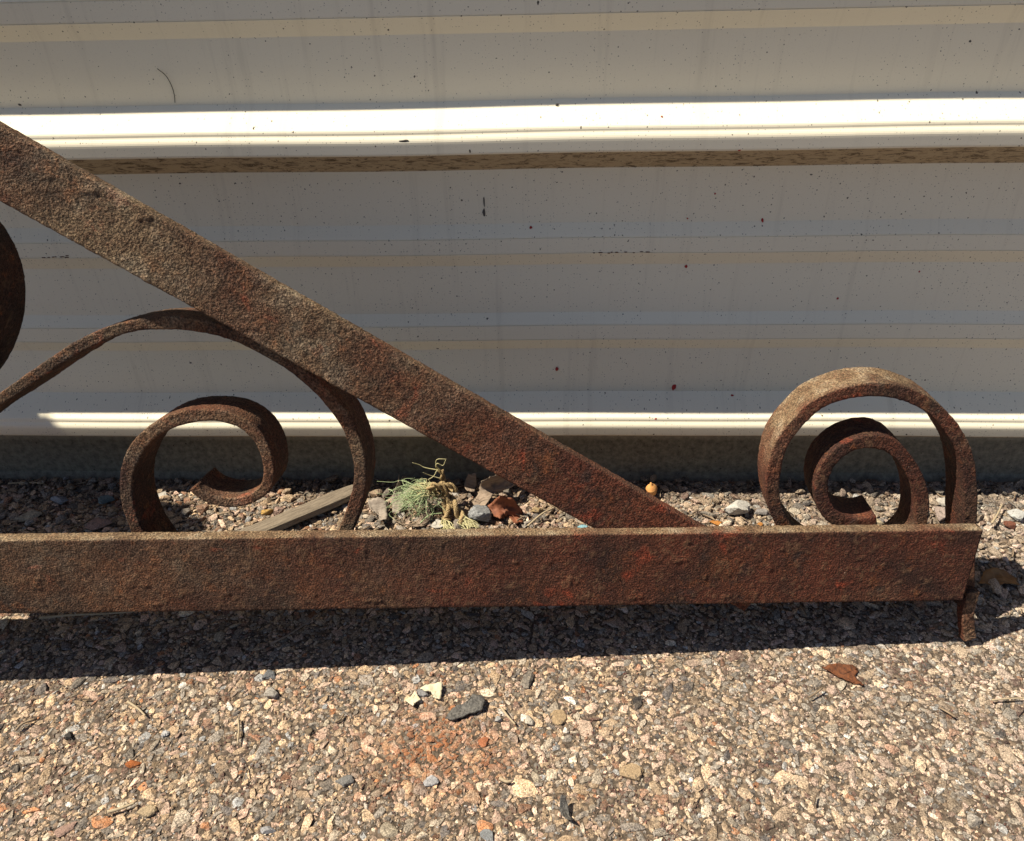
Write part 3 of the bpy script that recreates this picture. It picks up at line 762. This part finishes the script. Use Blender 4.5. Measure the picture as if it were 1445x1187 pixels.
M_BLACK = mat_plain('dark_hair', (.03, .025, .02), (.06, .05, .04), 300, .6)

sheet_piece('rust_flake', 1188, 953, [(-.019, .006), (-.004, .010), (.011, .009), (.013, .004), (.008, -.001), (.013, -.011), (.004, -.008), (-.008, -.001)], M_FLAKE, 'orange brown rust flake lying alone on the asphalt at right', 'rust flake', .0016, .003, .12, .12, (.08, .06, 0), 1)
sheet_piece('paint_flake', 583, 987, [(-.007, -.003), (-.002, .001), (.001, .006), (.004, .001), (.007, -.002), (.003, -.005), (.001, -.009), (-.003, -.006)], M_PAINT, 'star shaped cream paint flake on the asphalt', 'paint flake', .0009, .0035, .1, .1, (.05, 0, 0), 2)
sheet_piece('paint_flake', 608, 976, [(-.011, .003), (-.003, .007), (.008, .009), (.009, .001), (.008, -.008), (.002, -.006), (.004, .000), (-.005, .000)], M_PAINT, 'hooked cream paint flake right of the star shaped one', 'paint flake', .0009, .0035, .1, .12, (.05, 0, 0), 3)
stone('grey_pebble', 597, 977, (.012, .008, .006), (.30, .29, .29), 'grey stone between the two cream paint flakes', 'stone', 41, M_GRANITE, 3, 8, .5)
sheet_piece('dark_flake', 657, 999, [(-.020, -.011), (-.014, -.001), (-.004, .004), (.002, .011), (.011, .010), (.013, .003), (.010, -.004), (-.002, -.008), (-.012, -.013)], M_SLATE, 'dark grey jagged flake below the cream paint flakes', 'flake', .0018, .004, .05, .12, (.06, -.05, 0), 4)
sheet_piece('leaf_scrap', 797, 1146, [(-.005, .008), (-.001, .008), (.003, .002), (.005, -.007), (.003, -.009), (-.002, -.006), (-.004, .000)], M_SLATE, 'dark narrow leaf scrap near the bottom edge of the asphalt', 'leaf', .0006, .004, .5, .15, (.1, .25, 0), 5)
sheet_piece('brown_leaf', 1407, 818, [(-.024, -.004), (-.012, .008), (.004, .012), (.018, .010), (.022, .000), (.014, -.012), (.004, -.006), (-.010, -.008)], M_LEAFB, 'brown leaf lying in the shadow right of the rail end', 'leaf', .0006, .006, .4, .3, (.1, .1, .2), 6)
sheet_piece('red_leaf', 714, 722, [(-.022, .002), (-.008, .014), (.006, .013), (.018, .004), (.021, -.009), (.012, -.015), (.002, -.004), (-.004, -.012), (-.014, -.008)], M_LEAFR, 'rust brown curled leaf right of the grey granite stone', 'leaf', .0008, .009, 1.3, .60, (.75, .12, -.1), 7)
sheet_piece('curled_leaf', 699, 692, [(-.032, -.020), (-.020, -.002), (-.014, .010), (.006, .016), (.026, .010), (.031, .000), (.016, -.004), (-.004, -.008), (-.022, -.022)], M_LEAF, 'large curled grey brown leaf in front of the wall foot', 'leaf', .0008, .013, 1.5, .40, (.95, -.12, .15), 8)
sheet_piece('leaf_bit', 664, 686, [(-.006, .010), (.003, .012), (.008, .002), (.006, -.010), (-.002, -.012), (-.007, -.002)], M_LEAF, 'small dark leaf bit left of the large curled leaf', 'leaf', .0006, .008, .5, .3, (.5, .3, 0), 9)
sheet_piece('grey_leaf', 561, 702, [(-.006, -.014), (-.008, .002), (-.002, .014), (.003, .022), (.006, .006), (.006, -.008), (.001, -.016)], M_LEAFP, 'upright pale grey leaf left of the frayed rope fibres', 'leaf', .0006, .012, .5, .2, (.9, 0, .1), 10)
sheet_piece('grey_scrap', 534, 727, [(-.016, .012), (-.003, .014), (.007, .011), (.006, .000), (.009, -.016), (.002, -.020), (-.002, -.010), (-.004, .000), (-.013, .004)], M_LEAFP, 'ragged grey leaf scrap right of the long scroll', 'leaf', .0007, .007, .4, .3, (.2, -.15, 0), 11)
sheet_piece('brown_scrap', 590, 738, [(-.014, -.014), (-.004, .002), (.006, .016), (.012, .012), (.008, .000), (-.004, -.014)], M_LEAF, 'dark brown leaf scrap below the green rope fibres', 'leaf', .0007, .005, .5, .2, (.2, .2, -.1), 12)
sheet_piece('pale_chip', 618, 741, [(-.009, -.003), (-.003, .006), (.008, .004), (.007, -.003), (-.002, -.007)], mat_plain('pale_chip', (.28, .26, .23), (.46, .43, .38), 200, .8), 'white chip left of the frayed rope end', 'chip', .0012, .005, .1, .1, (.1, 0, 0), 13)

# weathered stick of wood
def stick(name, a, b, w, h, mat, label, cat, seed, lift=.004):
    p, q = on_ground(*a, lift), on_ground(*b, lift); L = np.linalg.norm(q-p)
    bm = bmesh.new(); n = 40; rings = []
    sec = [(-.5, -.45), (-.46, .40), (-.30, .5), (.32, .5), (.48, .36), (.5, -.42), (.2, -.5), (-.2, -.5)]
    for i in range(n+1):
        u = i/n; k = 1 - .25*max(0, u-.85)/.15 - .35*max(0, .08-u)/.08
        P = np.array([[u*L*9, 0, seed]]); dx = (fbm(P, 1.2, 2, seed)[0]-.5)*w*.35
        ring = []
        for j, (sy_, sz) in enumerate(sec):
            e = (fbm(np.array([[u*L*40, j*3.1, seed]]), 1, 2, seed+3)[0]-.5)*.22
            ring.append(bm.verts.new((u*L+(j % 3-1)*.002*(u > .98), sy_*w*k*(1+e)+dx, (sz+e*.6)*h*k)))
        rings.append(ring)
    for i in range(n):
        for j in range(8):
            bm.faces.new((rings[i][j], rings[i+1][j], rings[i+1][(j+1) % 8], rings[i][(j+1) % 8]))
    bm.faces.new(rings[0]); bm.faces.new(rings[-1][::-1]); bmesh.ops.recalc_face_normals(bm, faces=bm.faces)
    me = bpy.data.meshes.new(name); bm.to_mesh(me); bm.free()
    o = link(name, me, mat); o.location = (p[0], p[1], lift+h*.5); o.rotation_euler = (0, 0, atan2(q[1]-p[1], q[0]-p[0]))
    return tag(o, label, cat)
stick('wood_splinter', (335, 765), (506, 694), .021, .008, M_WOOD, 'weathered grey wood splinter lying under the long scroll', 'wood', 3, .007)
stick('wood_sliver', (572, 702), (598, 683), .010, .005, M_LEAFP, 'short grey wood sliver behind the green rope fibres', 'wood', 6, .007)

def tube_mesh(paths, radii, sides=6):
    V, F, base = [], [], 0
    for P, R in zip(paths, radii):
        P = np.asarray(P, float); n = len(P); t = np.gradient(P, axis=0); t /= np.linalg.norm(t, axis=1)[:, None]+1e-12
        ref = np.array([.31, .77, .55]); a = np.cross(t, ref); a /= np.linalg.norm(a, axis=1)[:, None]; b = np.cross(t, a)
        R = np.broadcast_to(R, n)
        th = np.arange(sides)*2*pi/sides
        ring = P[:, None]+R[:, None, None]*(a[:, None]*np.cos(th)[None, :, None]+b[:, None]*np.sin(th)[None, :, None])
        V.append(ring.reshape(-1, 3)); idx = base+np.arange(n*sides).reshape(n, sides)
        F += [tuple(f) for f in np.stack([idx[:-1], np.roll(idx[:-1], -1, 1), np.roll(idx[1:], -1, 1), idx[1:]], -1).reshape(-1, 4)]
        F.append(tuple(idx[0][::-1])); F.append(tuple(idx[-1])); base += n*sides
    return np.vstack(V), F
def curve3(pts, n=24):
    pts = np.array(pts, float); e = np.vstack([2*pts[0]-pts[1], pts, 2*pts[-1]-pts[-2]]); out = []
    m = max(3, n//(len(pts)-1))
    for i in range(1, len(e)-2):
        p0, p1, p2, p3 = e[i-1:i+3]; t = np.linspace(0, 1, m, endpoint=False)[:, None]
        out.append(.5*((2*p1)+(-p0+p2)*t+(2*p0-5*p1+4*p2-p3)*t*t+(-p0+3*p1-3*p2+p3)*t**3))
    return np.vstack(out+[pts[-1:]])

# frayed rope with a knot
def build_rope():
    root_p = on_ground(632, 722); r = np.random.default_rng(9)
    root = bpy.data.objects.new('frayed_rope', None); col.objects.link(root); root.location = root_p
    tag(root, 'knotted brown rope end with yellow green frayed fibres left of the granite stone', 'rope')
    def at(px, py, y_off):
        # a point above the ground on the upright plane y = root + y_off, local to the root
        return on_plane(px, py, root_p+np.array([0, y_off, 0]), np.array([0, 1.0, 0]))-root_p
    def twist(center, rad, strand_r, turns, k, name, fib=9):
        c = curve3(center, 60); n = len(c); t = np.gradient(c, axis=0); t /= np.linalg.norm(t, axis=1)[:, None]
        a = np.cross(t, [.3, .8, .5]); a /= np.linalg.norm(a, axis=1)[:, None]; b = np.cross(t, a)
        paths, rad_ = [], []
        for q in range(k):
            ph = 2*pi*q/k+np.linspace(0, turns*2*pi, n)
            core = c+rad*(a*np.cos(ph)[:, None]+b*np.sin(ph)[:, None])
            for f in range(fib):                     # yarns inside each strand
                p2 = ph*5+2*pi*f/fib
                paths.append(core+strand_r*.72*(a*np.cos(p2)[:, None]+b*np.sin(p2)[:, None])+r.normal(0, .00012, core.shape)); rad_.append(strand_r*.30*r.uniform(.7, 1.3))
        V, F = tube_mesh(paths, rad_, 6); return link(name, mesh_from(name, V, F), M_ROPE, root)
    g0 = at(628, 752, -.028); g1 = at(655, 748, -.026)
    g0[2] = max(g0[2], .004); g1[2] = max(g1[2], .005)
    k0 = at(622, 694, 0); k1 = at(630, 697, -.002)
    twist([at(628, 700, 0), at(630, 715, -.010), at(630, 733, -.020), g0], .0026, .0026, 1.1, 2, 'strand', 10)
    twist([at(631, 697, .0), at(640, 712, -.010), at(649, 727, -.018), g1], .0030, .0027, 1.2, 2, 'strand', 10)
    twist([at(626, 700, .004), at(626, 688, .008), at(625, 676, .012), at(622, 664, .012)], .0020, .0017, 1.6, 2, 'strand')
    # knot: two loops wrapped round the strands
    def loop(cpx, cpy, rx, ry, y0, name, tw):
        c = at(cpx, cpy, y0)
        pts = [c+np.array([rx*cos(a), -.006*sin(a*1)-.002*cos(2*a), ry*sin(a)+.003*sin(a*.5)]) for a in np.linspace(-.6, 2*pi-.2, 9)]
        twist(pts, .0019, .0017, tw, 2, name)
    loop(618, 695, .0095, .0125, -.002, 'knot_loop', 3)
    loop(630, 690, .0105, .0080, .002, 'knot_loop', 3)
    # frayed ends
    def fray(name, mat, start, ends, n, rr, spread, sag=.0):
        paths, rad_ = [], []
        for i in range(n):
            s = start+r.normal(0, .0018, 3); e = ends[r.integers(len(ends))]+r.normal(0, 1, 3)*np.array(spread)
            e[2] = max(e[2], .002+r.uniform(0, .004))
            m = (s+e)/2+r.normal(0, 1, 3)*np.array(spread)*.6+np.array([0, 0, sag]); m[2] = max(m[2], .003)
            m2 = (m+e)/2+r.normal(0, 1, 3)*np.array(spread)*.45; m2[2] = max(m2[2], .0025)
            c = curve3([s, (s+m)/2+r.normal(0, .001, 3), m, m2, e], 20)
            paths.append(c); rad_.append(np.linspace(rr, rr*.45, len(c))*r.uniform(.7, 1.25))
        V, F = tube_mesh(paths, rad_, 5); return link(name, mesh_from(name, V, F), mat, root)
    L = [at(572, 700, -.004), at(562, 712, -.010), at(582, 722, -.014), at(576, 690, 0), at(590, 716, -.012)]
    for p in L: p[2] = max(p[2], .004)
    fray('yellow_fibres', M_FRAYY, at(610, 688, 0), [at(588, 694, -.002), at(580, 703, -.006), at(592, 686, .002)], 80, .00042, (.006, .005, .004))
    fray('green_fibres', M_FRAYG, at(600, 692, -.001), L, 150, .00034, (.013, .010, .004), .001)
    fray('frayed_tip', M_FRAYY, g0+np.array([0, .004, .004]), [g0+np.array([.002, -.010, -.002]), g0+np.array([.009, -.010, -.002])], 30, .0005, (.003, .003, .001))
    fray('frayed_tip', M_FRAYY, g1+np.array([-.003, .004, .004]), [g1+np.array([.013, -.004, -.001]), g1+np.array([.006, -.008, -.001])], 36, .0005, (.004, .003, .001))
    # upright curls at the top
    top = at(622, 664, .012)
    paths = [curve3([top, at(600, 660, .012), at(592, 656, .012), at(582, 653, .010)], 24), curve3([top, at(616, 658, .012), at(615, 652, .012), at(618, 648, .010), at(630, 648, .010)], 24),
             curve3([top, at(615, 660, .008), at(617, 654, .006), at(625, 657, .006), at(629, 649, .006)], 24), curve3([at(622, 668, .01), at(617, 664, .0), at(612, 672, -.004), at(604, 677, -.006)], 24),
             curve3([at(624, 676, .01), at(610, 672, .008), at(602, 669, .006), at(597, 667, .004)], 24)]
    V, F = tube_mesh(paths, [np.linspace(.0006, .0003, len(p)) for p in paths], 5); link('top_curls', mesh_from('top_curls', V, F), M_FRAYY, root)
    # stray long fibres over the gravel
    paths = []
    for a, b, c in (((624, 724), (606, 727), (593, 738)), ((622, 716), (612, 714), (600, 713)), ((575, 708), (590, 722), (604, 725)), ((560, 692), (553, 692), (547, 690))):
        q = [on_ground(*a, .010)-root_p, on_ground(*b, .012)-root_p, on_ground(*c, .007)-root_p]; paths.append(curve3(q, 20))
    for p in paths:
        V, F = tube_mesh([p], [np.full(len(p), .0006)], 5); link('stray_fibre', mesh_from('stray_fibre', V, F), M_FRAYG, root)
build_rope()

# acorn-like orange pod
def build_pod():
    p = on_ground(921, 692, .009)
    prof = [(0, 0), (.0035, .0006), (.0055, .003), (.0060, .006), (.0062, .0085), (.0068, .0088), (.0064, .0100), (.0050, .0125), (.0030, .0148), (.0012, .0160), (.0011, .0185), (0, .0188)]
    n = 20; V = []; F = []
    for rr, z in prof:
        for k in range(n):
            a = 2*pi*k/n; V.append((rr*cos(a)*(1+.05*sin(3*a)), rr*sin(a), z))
    for i in range(len(prof)-1):
        for k in range(n): F.append((i*n+k, i*n+(k+1) % n, (i+1)*n+(k+1) % n, (i+1)*n+k))
    o = link('seed_pod', mesh_from('seed_pod', V, F), M_POD); o.location = (p[0], p[1], .0035); o.rotation_euler = (.12, -.18, 0)
    tag(o, 'small orange seed pod behind the foot of the slanting brace', 'seed pod')
build_pod()

# straws and twigs lying about
def straw(name, pts, rad, mat, label, cat, z=.0045):
    P = [on_ground(x, y, z) for x, y in pts]; c0 = P[0].copy(); c0[2] = 0
    V, F = tube_mesh([curve3(np.array(P)-c0, 24)], [np.linspace(rad, rad*.6, len(curve3(np.array(P), 24)))], 6)
    o = link(name, mesh_from(name, V, F), mat); o.location = c0; return tag(o, label, cat)
straw('straw', [(152, 1146), (170, 1141), (190, 1133)], .0016, M_STRAW, 'pale straw lying on the asphalt at lower left', 'straw')
straw('straw', [(336, 1014), (337, 1030), (335, 1050)], .0010, M_STRAW, 'thin upright straw on the asphalt below the rail', 'straw')
straw('straw', [(707, 998), (716, 1010), (727, 1022)], .0012, M_STRAW, 'pale split straw left of the squarish white stone', 'straw')
straw('straw', [(56, 872), (100, 868), (150, 866), (200, 862)], .0014, M_STRAW, 'long pale straw in the shadow under the rail at left', 'straw', .008)
straw('straw', [(705, 1098), (715, 1103), (722, 1102)], .0016, M_STRAW, 'short thick straw right of the rust stain', 'straw')
straw('twig', [(382, 908), (410, 894), (450, 866)], .0012, M_LEAF, 'thin dark twig in the shadow under the rail', 'twig', .006)
straw('twig', [(745, 742), (765, 725), (782, 716)], .0013, M_STRAW, 'pale twig along the lower edge of the slanting brace', 'twig', .008)
straw('twig', [(180, 990), (195, 1000), (205, 1010)], .0012, M_STRAW, 'short pale twig near the rail shadow at left', 'twig')
straw('straw', [(12, 682), (40, 681), (62, 682)], .0009, M_STRAW, 'fine pale straw along the wall foot at far left', 'straw', .008)
straw('straw', [(1400, 988), (1425, 986), (1450, 985)], .0009, M_STRAW, 'thin straw on the asphalt near the right edge', 'straw')
straw('straw', [(562, 683), (563, 670)], .0008, M_STRAW, 'tiny upright straw above the pale grey leaf', 'straw', .02)
straw('twig', [(1178, 720), (1195, 730), (1215, 738)], .0016, M_STRAW, 'pale bark twig inside the end scroll', 'twig', .008)
straw('twig', [(1400, 738), (1408, 725), (1414, 712)], .0014, M_STRAW, 'pale twig standing on the gravel right of the end scroll', 'twig', .01)

# scattered litter of the same kind in the strip by the wall: too small to tell apart
def litter():
    r = np.random.default_rng(77); paths, rad_ = [], []
    for i in range(420):
        x, y = r.uniform(-.75, .75), r.uniform(-.22, -.012)
        if i > 400: y = r.uniform(-.5, -.22)
        L = r.uniform(.005, .018); a = r.uniform(0, pi); z = r.uniform(.003, .007)
        d = np.array([cos(a), sin(a), r.normal(0, .12)])*L
        p = np.array([x, y, z]); paths.append(curve3([p-d/2, p+r.normal(0, .0008, 3), p+d/2], 6)); rad_.append(r.uniform(.0004, .0011))
    V, F = tube_mesh(paths, rad_, 4)
    o = link('plant_litter', mesh_from('plant_litter', V, F), mat_plain('litter', (.09, .06, .04), (.33, .25, .17), 60, .8))
    tag(o, 'fine straw and twig litter strewn over the gravel', 'litter', kind='stuff')
litter()

# ------------------------------------------------------------------ marks on the wall
def blob(name, px, py, w, h, mat, rot=0, out=.0, seed=0):
    """thin raised drop of paint sitting on the siding (child of the wall)"""
    r = np.random.default_rng(seed)
    p = on_wall(px, py, out); n = 14; V = []; rr = 1+r.normal(0, .12, n)
    for k in range(n):
        a = 2*pi*k/n; x, z = w/2*cos(a)*rr[k], h/2*sin(a)*rr[k]
        V.append((x*cos(rot)-z*sin(rot), 0, x*sin(rot)+z*cos(rot)))
    V2 = [(x*.7, -.0004, z*.7) for x, _, z in V]; V = [(x, .0006, z) for x, _, z in V]
    A = V+V2+[(0, -.0005, 0)]; F = []
    for k in range(n):
        k2 = (k+1) % n; F.append((k, k2, n+k2, n+k)); F.append((n+k, n+k2, 2*n))
    o = link(name, mesh_from(name, A, F), mat, wall); o.location = (p[0], p[1]-.0004, p[2])
    return o
for i, (x, y, w, h, o_, rot) in enumerate([(951, 547, .0046, .0085, 0, -.2), (1033, 559, .0038, .0045, .004, 0), (786, 521, .0035, .0052, 0, -.2), (749, 321, .003, .003, .002, 0), (968, 376, .0034, .0036, .0, .3),
                                           (1182, 421, .003, .003, 0, 0), (1044, 211, .0040, .0030, .0316, .3), (1076, 311, .0022, .005, .001, .3), (1009, 273, .0022, .0025, 0, 0), (1115, 335, .0022, .0022, .005, 0), (1297, 383, .0022, .003, 0, 0),
                                           (925, 592, .0030, .0048, .0268, -.2), (802, 183, .002, .002, .0272, 0), (934, 165, .002, .002, .020, 0), (970, 308, .0018, .002, 0, 0)]):
    blob('paint_spot', x, y, w, h, M_RED, rot, o_, i)
for i, (x, y, w, h, o_, rot) in enumerate([(683, 300, .003, .008, .0, 0), (683, 285, .0015, .010, 0, 0), (570, 199, .012, .0022, .0309, .02), (663, 213, .0018, .004, .0318, .2), (786, 148, .003, .002, .0075, 0), (28, 148, .003, .002, .006, -.4), (960, 204, .002, .005, .0318, .2)]):
    blob('grime_spot', x, y, w, h, M_BLACK if i > 1 else M_SLATE, rot, o_, 40+i)
for i, (x0, x1, y) in enumerate([(838, 912, 357), (60, 100, 363)]):   # rusty scuffs along a stiffener edge
    r = np.random.default_rng(i)
    for k in range(9): blob('rust_scuff', x0+(x1-x0)*k/8+r.normal(0, 2), y-.02*(x1-x0)*k/8+r.normal(0, .7), r.uniform(.002, .005), .0009, M_FLAKE, 0, .0068, 60+k)
def hair():
    P = [on_wall(x, y, .0012) for x, y in ((222, 97), (234, 107), (242, 121), (246, 134), (247, 145))]
    V, F = tube_mesh([curve3(np.array(P)-P[0], 30)], [.00035], 5)
    o = link('hair', mesh_from('hair', V, F), M_BLACK); o.location = P[0]
    tag(o, 'thin dark curved hair clinging to the siding at upper left', 'hair')
hair()

# ------------------------------------------------------------------ board added unseen past the left edge to shade the left corner
def board():
    bm = bmesh.new(); bmesh.ops.create_cube(bm, size=1)
    bmesh.ops.scale(bm, verts=bm.verts, vec=(.22, .020, .60)); bmesh.ops.translate(bm, verts=bm.verts, vec=(0, 0, .30))
    bmesh.ops.bevel(bm, geom=bm.edges[:], offset=.002, segments=2, affect='EDGES')
    me = bpy.data.meshes.new('shade_board'); bm.to_mesh(me); bm.free()
    o = link('shade_board', me, M_WOOD); o.location = (-1.019, -.078, .0); o.rotation_euler = (-.065, 0, 0)
    tag(o, 'weathered grey board added beyond the left edge, leaning on the siding to cast shade', 'board')
board()
